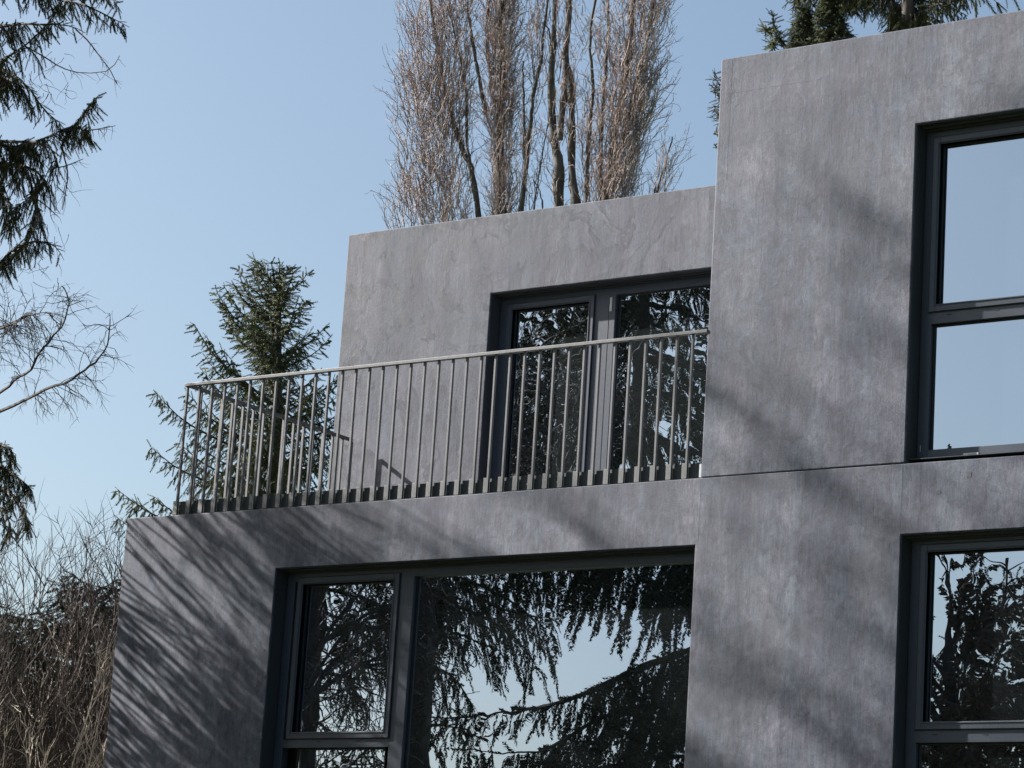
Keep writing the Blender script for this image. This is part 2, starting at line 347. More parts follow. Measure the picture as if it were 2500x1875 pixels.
# terrace railing: part of the house, every baluster its own piece
BX0 = -15.902; SPC = .13527; NB = 37; RT = 6.893; PZ = ZS+.004; PH_ = .116; RX0 = -15.925
bw, bd = .0165, .022
hr = MB(); hr.box(RX0, XT-.002, -.012, .024, RT-.026, RT); rail = hr.build('railing', M_RAIL, house, bevel=.003)
hr = MB(); hr.box(RX0, RX0+.036, .026, 2.205, RT-.026, RT); hr.build('handrail', M_RAIL, rail, bevel=.003)
b = MB(); b.box(0, bw, 0, bd, PZ, RT-.027); b.box(-.028, 0, .001, bd-.004, PZ, PZ+PH_)
proto = b.build('baluster', M_RAIL, rail, bevel=.0015); base = ORIG[rail.name]
L0 = proto.location.copy()
rs = random.Random(3)
ORG = Vector(base)
def put(o, x, y, rz=0):
    o.location = Vector((x, y, 0))+(Vector((0, 0, 0)))
# mesh is stored relative to the house origin: shift by the wanted place
me = proto.data; me.transform(Matrix.Translation(ORG))      # back to true coordinates
def place(o, x, y, rz=0.0):
    o.matrix_parent_inverse = Matrix.Identity(4)
    o.location = Vector((x, y, 0))-ORG; o.rotation_euler = (0, 0, rz)
for i in range(NB):
    o = proto if i == 0 else proto.copy()
    if i: COL.objects.link(o); o.parent = rail
    if i == NB-1+5: break
    place(o, BX0+i*SPC-bw+rs.uniform(-.0015, .0015), .004, 0)
for i in range(1, 17):
    o = proto.copy(); COL.objects.link(o); o.parent = rail
    place(o, RX0+.032, .04+i*.1352-.002, math.radians(90))
pl = MB(); pl.box(RX0+.004, XT-.003, .034, .042, PZ, PZ+PH_-.002); pl.box(RX0+.004, RX0+.012, .042, 2.20, PZ, PZ+PH_-.002)
pl.build('base_plate', M_PLATE, rail)
for bi, px in enumerate((478, 603, 798, 865, 1000, 1068, 1139, 1281, 1355)):
    x = at(px, 1265.9-(px-310.6)*.0723-12, 0)[0]
    if bi: bo = bo.copy(); COL.objects.link(bo); bo.location = (bo_l[0]+x-bx0_, bo_l[1], bo_l[2]); continue
    a = np.arange(8)*math.pi/4; c = np.array([x, .033, PZ+.05]); rr = .0075
    Vv = [c+[math.cos(t)*rr, 0, math.sin(t)*rr] for t in a]+[c+[math.cos(t)*rr*.7, -.005, math.sin(t)*rr*.7] for t in a]
    bt = MB().add(Vv, [(k, (k+1) % 8, 8+(k+1) % 8, 8+k) for k in range(8)], [(8, 8+k, 8+k+1) for k in range(1, 7)])
    bo = bt.build('bolt', M_BOLT, rail); bx0_ = x; bo_l = bo.location.copy()
MB().box(XT-.022, XT-.006, .006, .009, PZ+.004, PZ+.10).build('tag', M_WHITE, rail)

# ------------------------------------------------------------------ vegetation tools
def sprig(nn, seed, ang=.9, ln=.15, wd=.028):
    r_ = np.random.RandomState(seed); V = []; T = []
    for i in range(nn):
        z = .04+.94*i/nn; a = i*2.4+r_.uniform(-.4, .4); l = ln*(1-.35*z)*r_.uniform(.8, 1.2)
        d = np.array([math.cos(a)*math.sin(ang), math.sin(a)*math.sin(ang), math.cos(ang)]); p = np.array([0, 0, z])
        t = np.array([-math.sin(a), math.cos(a), 0])*wd*.5
        n0 = len(V); V += [p-t, p+t, p+d*l]; T.append((n0, n0+1, n0+2))
    n0 = len(V)
    for k in range(3): V.append((.012*math.cos(k*2.09), .012*math.sin(k*2.09), 0))
    V.append((0, 0, 1)); T += [(n0, n0+1, n0+3), (n0+1, n0+2, n0+3), (n0+2, n0, n0+3)]
    return np.array(V, float), np.array(T)
SPR = [sprig(64, 1, .85, .20, .055), sprig(56, 2, 1.0, .19, .055)]
SPR_L = [sprig(20, 3, .8, .24, .13), sprig(18, 4, .9, .25, .14)]
def bez(p, n=10):
    """smooth polyline through points"""
    p = np.asarray(p, float)
    if len(p) < 3: return np.linspace(p[0], p[-1], n)
    t = np.linspace(0, len(p)-1, n); i = np.clip(t.astype(int), 0, len(p)-2); f = (t-i)[:, None]
    q = np.vstack([2*p[0]-p[1], p, 2*p[-1]-p[-2]]); a, b_, c, d = q[i], q[i+1], q[i+2], q[i+3]
    return .5*((2*b_)+(-a+c)*f+(2*a-5*b_+4*c-d)*f**2+(-a+3*b_-3*c+d)*f**3)
def resample(p, step):
    p = np.asarray(p); s = np.r_[0, np.cumsum(np.linalg.norm(np.diff(p, axis=0), axis=1))]
    n = max(2, int(s[-1]/step)+1); t = np.linspace(0, s[-1], n)
    return np.stack([np.interp(t, s, p[:, k]) for k in range(3)], 1), t/s[-1], s[-1]
class Spruce:
    def __init__(s, seed): s.r = np.random.RandomState(seed); s.wood = MB(); s.pos = []; s.dir = []; s.len = []
    def branch(s, path, r0, side=.45, step=.11, sstep=.075, slen=.15, droop=.9, bare=0.0, dens=1.0):
        """main limb along path with drooping side branchlets that carry sprigs"""
        r = s.r; P, t, L = resample(bez(path, 12), step)
        s.wood.tubes(bez(path, 9), np.linspace(r0, .004, 9), 5)
        T = np.gradient(P, axis=0); T /= np.linalg.norm(T, axis=1, keepdims=True)+1e-9
        up = np.array([0, 0, 1.0])
        paths = []; rad = []
        for i in range(1, len(P)):
            if t[i] < bare: continue
            for sg in (-1, 1):
                if r.rand() > dens: continue
                lat = np.cross(T[i], up); lat /= np.linalg.norm(lat)+1e-9
                l = side*(1-.72*t[i])*(.35+.65*min(1, (t[i]-bare)*4+.2))*r.uniform(.55, 1.25)
                d = lat*sg*r.uniform(.5, 1)+T[i]*r.uniform(.45, .9)+np.array([0, 0, -droop*r.uniform(.2, .9)])
                d /= np.linalg.norm(d)
                k = np.linspace(0, 1, 5)[:, None]
                q = P[i]+d*l*k+np.array([0, 0, -1])*droop*.55*l*k**2+r.normal(0, .012, (5, 3))*k
                paths.append(q); rad.append(np.linspace(.0055, .002, 5))
        for q in paths:
            S, ts, l = resample(q, sstep); TT = np.gradient(S, axis=0); TT /= np.linalg.norm(TT, axis=1, keepdims=True)+1e-9
            n = len(S)
            lat = np.cross(TT, up); sg = np.where(np.arange(n) % 2 == 0, 1, -1)[:, None]*r.uniform(.3, 1.0, (n, 1))
            d = TT*.75+lat*sg*.7+np.array([0, 0, -1])*droop*r.uniform(.1, .9, (n, 1)); d[-1] = TT[-1]
            s.pos.append(S); s.dir.append(d); s.len.append(slen*r.uniform(.6, 1.25, n))
        n = len(P)-1
        if n > 1 :
            m = t[1:] >= bare
            s.pos.append(P[1:][m]); s.dir.append(T[1:][m]+r.normal(0, .35, (m.sum(), 3))); s.len.append(slen*r.uniform(.6, 1.1, m.sum()))
        if paths: s.wood.tubes(np.array(paths), np.array(rad), 3)
    def trunk(s, path, r0, r1=.02):
        P = bez(path, 16); s.tr = MB().tubes(P, np.linspace(r0, r1, 16), 10); return P
    def needles(s, templates, gain=1.0):
        P = np.concatenate(s.pos); D = np.concatenate(s.dir); Ls = np.concatenate(s.len)*gain; mb = MB(); k = len(templates)
        ch = s.r.randint(0, k, len(P))
        for i, (tv, tt) in enumerate(templates): m = ch == i; mb.inst(tv, tt, P[m], D[m], Ls[m], rng=s.r)
        return mb
    def finish(s, root, templates, gain=1.0, nm=M_NEEDLE):
        s.tr.build('trunk', M_BARK, root, smooth=True)
        o = s.needles(templates, gain).build('crown', nm, root); s.wood.build('branches', M_BARK, o)
        return o
def cone_spruce(sp, x, y, z0, H, Rb, zlow=.12, rings=30, per=6, up=.25, rr=.16, rzmin=None, power=.8, **kw):
    """fill a spruce with whorled branches"""
    r = sp.r; sp.trunk([(x, y, z0-.2), (x+r.uniform(-.1, .1), y, z0+H*.5), (x, y, z0+H)], rr)
    for i in range(rings):
        u = (i+.5)/rings; z = z0+H*(zlow+(1-zlow)*u); R = Rb*(1-u)**power+.12
        if rzmin is not None and z < rzmin: continue
        n = max(3, int(per*(.6+.5*(1-u)))); a0 = r.uniform(0, 6.28)
        for k in range(n):
            a = a0+k*6.283/n+r.uniform(-.35, .35); L = R*r.uniform(.65, 1.15); c, s_ = math.cos(a), math.sin(a)
            e = up+(u-.5)*.9; zz = z+r.uniform(-.1, .1)
            path = [(x, y, zz), (x+c*L*.35, y+s_*L*.35, zz+L*.35*e), (x+c*L*.75, y+s_*L*.75, zz+L*(.75*e-.12)), (x+c*L, y+s_*L, zz+L*(e-.08))]
            sp.branch(path, .012+.012*L, **kw)

def twigs(mb, base, dirs, lens, r0, seed, n=7, wob=.12, grav=0.0, k=3, rend=.3):
    """batch of crooked twigs"""
    r = np.random.RandomState(seed); B = len(base); base = np.asarray(base); d = np.asarray(dirs, float); d = d/(np.linalg.norm(d, axis=1, keepdims=True)+1e-9)
    lens = np.asarray(lens, float)*np.ones(B); P = np.zeros((B, n, 3)); P[:, 0] = base
    cur = d.copy()
    for i in range(1, n):
        cur = cur+r.normal(0, wob, (B, 3))+np.array([0, 0, grav]); cur /= np.linalg.norm(cur, axis=1, keepdims=True)
        P[:, i] = P[:, i-1]+cur*(lens/(n-1))[:, None]
    R = (np.asarray(r0, float)*np.ones(B))[:, None]*np.linspace(1, rend, n)[None]
    mb.tubes(P, R, k); return P
def spawn(P, per, seed, ang=.7, tmin=.1, fwd=1.0):
    """child start points and directions along parents P (B,N,3)"""
    r = np.random.RandomState(seed); B, n, _ = P.shape; idx = np.repeat(np.arange(B), per); t = r.uniform(tmin, .98, len(idx))*(n-1)
    i = np.clip(t.astype(int), 0, n-2); f = (t-i)[:, None]; a = P[idx, i]; b_ = P[idx, i+1]; p = a+(b_-a)*f; T = (b_-a); T /= np.linalg.norm(T, axis=1, keepdims=True)+1e-9
    q = r.normal(size=T.shape); q -= (q*T).sum(1, keepdims=True)*T; q /= np.linalg.norm(q, axis=1, keepdims=True)+1e-9
    return p, T*math.cos(ang)*fwd+q*math.sin(ang)*r.uniform(.5, 1.3, (len(idx), 1)), t/(n-1)

# ------------------------------------------------------------------ spruce at the left edge of the view
YS = 3.4
def a_(x, y, Y=YS): return at(x, y, Y)
tx, ty = a_(-230, 900)[0], YS+.3
sp = Spruce(11); gz_ = gz(ty)
root = thing('spruce_tree', 'dark drooping spruce whose hanging branches reach in from the left edge', 'tree', (tx, ty, gz_))
sp.trunk([(tx, ty, gz_-.2), (tx+.05, ty, 8), (tx, ty, 19)], .24)
def limb(pts, Y=YS, dy=.25, **kw):
    p = [a_(q[0], q[1], Y+dy*math.sin(i*1.7)) for i, q in enumerate(pts)]; sp.branch(p, kw.pop('r0', .022), **kw)
def limb0(z, pts, **kw):
    p = [np.array([tx, ty, z])]+[a_(q[0], q[1], YS+.2*math.sin(i*1.7)) for i, q in enumerate(pts)]; sp.branch(p, kw.pop('r0', .035), **kw)
D1 = dict(side=.36, step=.065, sstep=.045, slen=.125, droop=1.1, dens=.66)
limb([(-220, 260), (-60, 190), (0, 150), (60, 112), (120, 55), (165, -20)], **D1)
limb([(-200, 150), (-60, 90), (20, 60), (90, 60), (150, 60), (190, 70)], **dict(D1, side=.30))
limb([(-160, -60), (20, -60), (120, -10), (200, 10), (255, 35), (300, 58)], **dict(D1, side=.26, dens=.75))
limb([(100, -60), (200, -40), (250, -20), (283, 6)], **dict(D1, side=.16))
limb([(-150, 210), (-40, 165), (20, 175), (70, 215), (105, 265), (145, 300)], **dict(D1, side=.20, dens=.6))
limb([(-120, 160), (-20, 140), (10, 190), (40, 200), (60, 230), (80, 262)], **dict(D1, side=.24, dens=.8))
limb([(-210, 400), (-60, 345), (0, 345), (90, 346), (135, 325), (175, 312), (215, 318)], bare=.2, **D1)
limb([(150, 320), (185, 305), (215, 262), (238, 235)], **dict(D1, side=.20, sstep=.05, droop=1.3))
limb([(-60, 330), (20, 360), (70, 350), (120, 360), (140, 400), (125, 450)], **dict(D1, side=.30))
limb([(-150, 420), (-40, 400), (40, 400), (90, 420), (110, 450), (60, 490), (20, 525)], **dict(D1, side=.32))
limb([(-160, 470), (-40, 440), (10, 480), (30, 520), (20, 560)], **dict(D1, side=.22))
limb([(75, 470), (92, 505), (88, 545), (70, 585), (30, 625), (-30, 700)], **dict(D1, side=.16, dens=.8))
limb([(-90, 640), (-20, 660), (30, 610), (80, 590), (125, 595), (147, 618)], **dict(D1, side=.17, dens=.6))
limb([(-60, 800), (0, 799), (30, 788), (66, 770)], **dict(D1, side=.05, slen=.04, dens=.4))
limb([(-180, 1060), (-60, 1060), (0, 1085), (28, 1100), (20, 1150)], **dict(D1, side=.18))
limb([(-180, 1110), (-40, 1120), (20, 1150), (55, 1175), (72, 1190)], **dict(D1, side=.22))
limb([(-180, 1190), (-40, 1180), (20, 1200), (55, 1235), (65, 1290)], **dict(D1, side=.24))
limb([(-180, 1250), (-40, 1230), (0, 1240), (25, 1280), (22, 1310)], **dict(D1, side=.2))
# the rest of the tree, outside the picture
r = sp.r
for i in range(70):
    z = gz_+1.5+i*.21; u = i/70; R = 3.3*(1-u)**.8+.3
    for k in range(3):
        a = r.uniform(math.radians(128), math.radians(292)); L = R*r.uniform(.6, 1.1); c, s_ = math.cos(a), math.sin(a)
        sp.branch([(tx, ty, z), (tx+c*L*.4, ty+s_*L*.4, z+.1*L), (tx+c*L*.8, ty+s_*L*.8, z-.12*L), (tx+c*L, ty+s_*L, z-.15*L)], .03, side=.5, step=.3, sstep=.16, slen=.26, droop=1)
sp.finish(root, SPR, 1.0)
# dead bare twiglets on the visible limbs
tw = MB(); rr_ = np.random.RandomState(5); src = []
for pts in ([(60, 112), (110, 140), (150, 165), (200, 178), (265, 172), (292, 136)], [(185, 72), (215, 100), (245, 140), (268, 170), (285, 205)], [(215, 318), (240, 315), (282, 307)],
            [(130, 410), (160, 405), (203, 388)], [(150, 360), (165, 420), (160, 470), (152, 512)], [(80, 480), (110, 500), (137, 525)]):
    P = bez([a_(q[0], q[1]) for q in pts], 10); tw.tubes(P, np.linspace(.009, .004, 10), 4); src.append(P)
src = np.array(src); p, d, t = spawn(src, 12, 7, 1.0); d[:, 2] -= .5; P1 = twigs(tw, p, d, rr_.uniform(.08, .3, len(p)), .0035, 8, 6, .2, -.12)
hz = np.array([a_(rr_.uniform(-20, 170), rr_.choice([rr_.uniform(120, 230), rr_.uniform(420, 720)])) for _ in range(120)])
twigs(tw, hz, rr_.normal(0, .5, (120, 3))+[0, 0, -.9], rr_.uniform(.12, .38, 120), .0035, 9, 7, .25, -.05)
tw.build('dead_twigs', M_TWIG, root)['kind'] = 'stuff'

# ------------------------------------------------------------------ bare larch branches under it
bx = a_(-420, 1000, 2.2)
root = thing('larch_tree', 'bare larch with thin hanging twigs below the spruce at the left edge', 'tree', (bx[0], 2.2, gz(2.2)))
MB().tubes(bez([(bx[0], 2.2, gz(2.2)-.2), (bx[0]+.1, 2.2, 6), (bx[0], 2.25, 12)], 12), np.linspace(.16, .02, 12), 8).build('trunk', M_BARK, root, smooth=True)
br = MB(); LIMBS = [([(-420, 1120), (-200, 1080), (0, 1006), (58, 979), (112, 950), (166, 929), (208, 904), (235, 882), (255, 855), (266, 813), (267, 778)], .021),
    ([(-420, 1060), (-150, 1010), (0, 960), (39, 925), (77, 902), (89, 867), (120, 836), (154, 790), (166, 751), (164, 720), (149, 697)], .019),
    ([(-420, 900), (-150, 850), (0, 801), (30, 790), (66, 771)], .024),
    ([(-420, 1000), (-120, 900), (-40, 850), (30, 800), (60, 770), (125, 762)], .008)]
PP = []
for pts, r0 in LIMBS:
    P = bez([a_(q[0], q[1], 2.2+.15*math.sin(i)) for i, q in enumerate(pts)], 26); P += np.random.RandomState(len(pts)).normal(0, .006, P.shape)
    br.tubes(P, np.linspace(r0, .005, 26), 5); PP.append(P)
PP = np.array(PP); rr_ = np.random.RandomState(21)
p, d, t = spawn(PP, 42, 31, .9, .3); d[:, 2] += rr_.uniform(-.9, .45, len(p))
L1 = rr_.uniform(.15, .62, len(p))*(1.1-t*.5); P1 = twigs(br, p, d, L1, .0048, 32, 8, .16, -.06)
p, d, t = spawn(P1, 4, 33, .8, .2); d[:, 2] -= .3; twigs(br, p, d, rr_.uniform(.06, .22, len(p)), .0028, 34, 5, .2, -.06)
br.build('branches', M_DARKBARK, root)

# ------------------------------------------------------------------ bare shrubs by the corner
def shrub(root, cx, cy, z0, n, hmin, hmax, lean, seed, spread=.5, m=M_TWIG, r0=.013, kids=9, kids2=5, ylean=0.0, k1=.8):
    r = np.random.RandomState(seed); mb = MB(); a = r.uniform(0, 6.283, n)
    base = np.stack([cx+np.cos(a)*spread*r.uniform(.2, 1, n), cy+np.sin(a)*spread*r.uniform(.2, 1, n)*.7, np.full(n, z0-.1)], 1)
    d = np.stack([np.cos(a)*lean*r.uniform(.1, 1, n), np.sin(a)*lean*r.uniform(.1, 1, n)+ylean*r.uniform(0, 1, n), np.ones(n)], 1)
    H = r.uniform(hmin, hmax, n); P = twigs(mb, base, d, H, r.uniform(.6, 1.1, n)*r0, seed+1, 14, .055, 0.0, 5, .25)
    p, dd, t = spawn(P, kids, seed+2, .45, .25); dd[:, 1] += ylean*.4; P1 = twigs(mb, p, dd, r.uniform(.4, 1.3, len(p))*k1, .0055, seed+3, 9, .11, .02)
    p, dd, t = spawn(P1, kids2, seed+4, .6, .15); P2 = twigs(mb, p, dd, r.uniform(.15, .55, len(p))*k1, .0032, seed+5, 6, .14, .02)
    return mb, P, P1
sx = a_(90, 1600, .9)
root = thing('bare_shrub', 'thicket of pale sunlit bare stems at the bottom left beside the house corner', 'shrub', (sx[0], .9, gz(0)), 'bare shrubs by the house corner')
mb, _, _ = shrub(root, sx[0]-.1, .9, gz(0), 24, 1.7, 2.7, .45, 41, .8, r0=.013, kids=7, kids2=5, k1=.7); mb.build('stems', M_PALE, root)
root = thing('bare_shrub', 'tall dark bush of tangled thin twigs against the sky behind the pale stems', 'shrub', (sx[0]-1.0, 2.0, gz(0)), 'bare shrubs by the house corner')
mb, _, _ = shrub(root, sx[0]-1.0, 2.0, gz(0), 70, 2.2, 3.9, .55, 51, 1.2, r0=.013, kids=16, kids2=10, k1=.8); mb.build('stems', M_BUSH, root)
tb = (-18.5, -.62, gz(-.62))
root = thing('bare_tree', 'slender bare tree left of the corner leaning to the house, throwing the streaked shadows', 'tree', tb)
r = np.random.RandomState(61); Pt = bez([(tb[0], tb[1], tb[2]-.2), (tb[0]-.05, tb[1]+.1, 5), (tb[0], tb[1]+.02, 6.9), (tb[0]-.1, tb[1]+.05, 8.6)], 14)
MB().tubes(Pt, np.linspace(.07, .02, 14), 8).build('trunk', M_BARK, root, smooth=True)
cr = MB(); n = 200; p, d, t = spawn(Pt[None], n, 62, .6, .22)
low = r.rand(n) < .55; p[low, 2] = r.uniform(4.4, 6.5, low.sum()); p[low, 0] = tb[0]; p[low, 1] = tb[1]; zz = p[:, 2]
d = np.stack([r.normal(-.15, .28, n), r.normal(-1.0, .2, n), r.normal(.12, .26, n)], 1); d[:, 1] = np.minimum(d[:, 1], -.5)
P1 = twigs(cr, p, d, r.uniform(.6, 1.9, n), .009, 63, 14, .04, -.035, 4, .5)
p, d, t = spawn(P1, 8, 64, .32, .1); P2 = twigs(cr, p, d, r.uniform(.3, .9, len(p)), .005, 65, 9, .07, 0, 3, .4)
p, d, t = spawn(P2, 5, 66, .5, .1); twigs(cr, p, d, r.uniform(.15, .55, len(p)), .0035, 67, 6, .12, 0, 3, .5)
cr.build('crown', M_TWIG, root)
# dark conifer behind the thicket
sp = Spruce(71); cx_ = at(195, 1600, 5.0)
root = thing('young_spruce', 'dark young spruce half hidden behind the thicket at the left corner', 'tree', (cx_[0], 5.0, gz(5)))
cone_spruce(sp, cx_[0]+.1, 5.0, gz(5), at(240, 1440, 5.0)[2]-gz(5), 1.6, .05, 26, 8, .3, .07, side=.45, step=.11, sstep=.08, slen=.16, droop=.5)
sp.finish(root, SPR_L, 1.0)
sp = Spruce(72); cx_ = at(-60, 1600, 6.5)
root = thing('young_spruce', 'dark spruce at the far bottom left behind the pale stems', 'tree', (cx_[0], 6.5, gz(5)))
cone_spruce(sp, cx_[0], 6.5, gz(5), at(100, 1480, 6.5)[2]-gz(5), 2.1, .05, 28, 8, .3, .07, side=.5, step=.12, sstep=.08, slen=.18, droop=.5)
sp.finish(root, SPR_L, 1.0)

# ------------------------------------------------------------------ spruce behind the terrace
YT = 21.0; top = at(683, 644, YT); bot = at(668, 1250, YT)
sp = Spruce(83); zt, zb = top[2], bot[2]; x0, x1 = top[0], bot[0]
root = thing('spruce_tree', 'open spruce with upturned tips standing behind the terrace railing', 'tree', (x1, YT, gz(YT)))
sp.trunk([(x1, YT, gz(YT)-.2), (x1, YT, zb), ((x0+x1)/2, YT, (zb+zt)/2), (x0, YT, zt)], .26, .012)
r = sp.r; hgt = zt-zb; i = 0; z = zt-.30
while z > zb-3.4:
    u = max(.02, (zt-z-.22)/hgt); xx = x0+(x1-x0)*min(u, 1)
    for k in range(3 if u < .5 else 5):
        a = r.uniform(0, 6.283); c, s_ = math.cos(a), math.sin(a)
        side_ = c*RX[0]+s_*RX[1]
        L = (.12+1.9*min(u, 1.05)**.62)*(1.0-.22*side_)*r.uniform(.5, 1.12)
        e = .95-.62*min(u, 1.0)**.8
        sp.branch([(xx, YT, z), (xx+c*L*.35, YT+s_*L*.35, z+L*.35*e*.8), (xx+c*L*.75, YT+s_*L*.75, z+L*.75*e*.85), (xx+c*L, YT+s_*L, z+L*e*1.08)], .014+.010*L,
                  side=.15+.30*min(u, 1), step=.10, sstep=.07, slen=.15, droop=.30+.7*min(u, 1), bare=.03 if u < .5 else .22, dens=.85)
    z -= .105 if u < .4 else .18
for k in range(14): sp.pos.append(np.array([[x0, YT, zt-.03*k]])); sp.dir.append(r.normal(0, .5, (1, 3))+[0, 0, .6]); sp.len.append(np.array([.12]))
for i in range(30):
    z = zb-3.2-i*.22
    if z < gz(YT)+1: break
    for k in range(4):
        a = r.uniform(0, 6.283); L = 2.6*r.uniform(.7, 1.1); c, s_ = math.cos(a), math.sin(a)
        sp.branch([(x1, YT, z), (x1+c*L*.5, YT+s_*L*.5, z+.1), (x1+c*L, YT+s_*L, z)], .03, side=.5, step=.4, sstep=.2, slen=.3, droop=.8)
sp.finish(root, [sprig(26, 5, .85, .23, .11), sprig(24, 6, .95, .24, .11)], 1.1, M_NEEDLE2)

# ------------------------------------------------------------------ spruce behind the tower
YQ = 9.6; sp = Spruce(91); q = at(2215, 60, YQ)
root = thing('spruce_tree', 'dark spruce showing above the tower roof with hanging needled branches', 'tree', (q[0], YQ, gz(YQ)))
sp.trunk([(q[0], YQ, gz(YQ)-.2), (q[0], YQ, 10), (q[0], YQ, 17)], .20)
D2 = dict(side=.26, step=.075, sstep=.05, slen=.11, droop=1.0, dens=1.0)
def lb(pts, Y=YQ, **kw): sp.branch([at(x, y, Y+.15*math.sin(i*2)) for i, (x, y) in enumerate(pts)], .018, **dict(D2, **kw))
lb([(2215, -120), (2120, -60), (2060, -30), (1980, -40), (1940, -15)], side=.30)
lb([(2215, -60), (2180, -20), (2130, -15), (2090, 5)], side=.34)
lb([(2215, -20), (2250, 0), (2300, 10), (2345, 30)], side=.30)
lb([(2215, 0), (2280, -30), (2340, -30), (2380, -15)], side=.24)
for (xx, yy, ll) in ((2205, -30, 60), (2225, -20, 55), (2215, 10, 50), (2200, 20, 55), (2230, 30, 45), (2150, -40, 45), (2100, -45, 40), (2320, -50, 40), (2060, -50, 55), (1975, -50, 45)):
    for k in (-1, 0, 1): lb([(xx+k*14, yy), (xx+k*24, yy+ll*.5), (xx+k*30, yy+ll+20)], side=.13, step=.06, droop=.8, slen=.11)
lb([(2215, 40), (2255, 50), (2290, 45), (2270, 10)], side=.20)
lb([(2215, 60), (2190, 80), (2170, 70)], side=.18)
for (x, y0, y1, wd) in ((1962, 25, 150, .17), (2030, -20, 150, .26)):
    # upright leader tips
    n = int((y1-y0)/5)
    for j in range(n):
        yy = y0+5*j; f = (j+1)/n
        for k in range(5):
            a = r.uniform(0, 6.283); L = wd*f*r.uniform(.5, 1.1)+.05; p = at(x, yy, YQ); c, s_ = math.cos(a), math.sin(a)
            sp.branch([p, p+[c*L*.6, s_*L*.6, .03], p+[c*L, s_*L, -.02*f]], .008, side=.06, step=.05, sstep=.05, slen=.085, droop=.3)
    sp.wood.tubes(bez([at(x, y0-10, YQ), at(x, y1+80, YQ)], 4), np.linspace(.006, .02, 4), 5)
lb([(1930, 125), (1912, 105), (1895, 85), (1888, 40)], side=.05, step=.05, droop=.1)
lb([(1905, 95), (1888, 100), (1885, 120)], side=.04, step=.05, droop=.6); lb([(1890, 75), (1880, 72), (1868, 72)], side=.03, step=.05, droop=.1)
for y0 in (185, 215, 265, 310, 340):
    lb([(1800, y0+50), (1775, y0+35), (1755, y0+20), (1746, y0-5 if y0 < 300 else y0+15)], side=.09 if y0 < 300 else .04, step=.05, droop=.4, slen=.085, dens=.9 if y0 < 300 else .4)
for i in range(48):
    z = 3.6+i*.26; 
    if 10.2 < z < 13.5: continue
    for k in range(4):
        a = r.uniform(0, 6.283); L = (1.9 if z < 10.3 else 1.6*(17.3-z)/4)*r.uniform(.6, 1.0); c, s_ = math.cos(a), math.sin(a)
        sp.branch([(q[0], YQ, z), (q[0]+c*L*.5, YQ+s_*L*.5, z+.1), (q[0]+c*L, YQ+s_*L, z-.1)], .03, side=.4, step=.3, sstep=.15, slen=.24, droop=.9)
sp.finish(root, SPR, 1.0, M_NEEDLE2)

# ------------------------------------------------------------------ poplars far behind
YP = 31.0
def poplar(label, stems, crowns, seed, wood=M_POP, tw=M_POPT, ntw=1000, rtw=.011):
    """stems: list of (photo polyline, radius); crowns: (x0,x1 at y=540; x0,x1 at y=-20, y top of start)"""
    p0 = at(stems[0][0][0][0], 560, YP); root = thing('poplar_tree', label, 'tree', (p0[0], YP, gz(5)), 'bare poplars behind the terrace block')
    r = np.random.RandomState(seed); tr = MB(); t1 = MB(); allp = []
    for pts, rad in stems:
        p = [at(x, y, YP) for x, y in pts]; P = bez(p, 24); P[:, :2] += np.cumsum(r.normal(0, .012, (24, 2)), 0); rd = np.linspace(rad, rad*.45, 24)*(1+r.normal(0, .13, 24)); allp.append((P, rad))
        tr.tubes(P, rd, 7)
    P, rad = allp[0]
    tr.tubes(bez([(p0[0], YP, gz(5)-.3), (p0[0], YP, 10), P[0]], 8), np.linspace(rad*1.8, rad, 8), 8)
    if not any(True for _ in stems): return
    tr.build('trunk', wood, root, smooth=True)
    for (xa, ya, xb, yb, wa, wb_, n) in crowns:
        n = int(n*.88)
        # a brush of crooked, steeply rising twigs round the axis a-b (photo pixels), half widths wa, wb
        A, B = at(xa, ya, YP), at(xb, yb, YP); ax = B-A; ln = np.linalg.norm(ax); sc_ = 1/119.0
        t = r.uniform(0, 1, n); rad_ = (wa+(wb_-wa)*t)*sc_*np.sqrt(r.uniform(0, 1, n))*1.05; a = r.uniform(0, 6.283, n)
        pos = A+ax*t[:, None]+np.stack([np.cos(a)*rad_, np.sin(a)*rad_, np.zeros(n)], 1)
        out_ = np.stack([np.cos(a), np.sin(a), np.zeros(n)], 1)*(.10+.16*(rad_/(max(wa, wb_)*sc_)))[:, None]
        d = ax/ln+out_+r.normal(0, .06, (n, 3)); Pn = twigs(t1, pos-d*.4, d, r.uniform(.6, 1.3, n), r.uniform(.55, 1.1, n)*rtw, seed+1, 14, .15, .045, 3, .4)
        p, dd, tt = spawn(Pn, 4, seed+2, .55, .1); dd[:, 2] += .5
        twigs(t1, p, dd, r.uniform(.12, .38, len(p)), rtw*.55, seed+3, 7, .38, .06, 3, .6)
    t1.build('crown', tw, root)
poplar('leftmost large bare poplar, leaning left with a broad pale crown', [([(1172, 620), (1165, 530), (1150, 430), (1125, 370), (1085, 250), (1060, 120), (1030, -80)], .075), ([(1150, 430), (1140, 330), (1135, 200), (1110, 60), (1090, -80)], .035)],
       [(1105, 560, 1030, 0, 75, 62, 480), (1060, 540, 1010, 150, 95, 50, 260), (1010, 560, 1010, 420, 70, 40, 90), (1105, 320, 1120, -40, 48, 62, 300)], 101)
poplar('straight bare poplar second from the left, trunk cloaked in twigs', [([(1232, 620), (1226, 520), (1222, 400), (1225, 250), (1232, 120), (1235, -80)], .14), ([(1190, 285), (1165, 180), (1150, 60), (1140, -80)], .05), ([(1225, 300), (1200, 200), (1190, 60), (1200, -80)], .06)],
       [(1224, 560, 1225, -40, 30, 46, 520), (1222, 300, 1240, -40, 44, 40, 200)], 111)
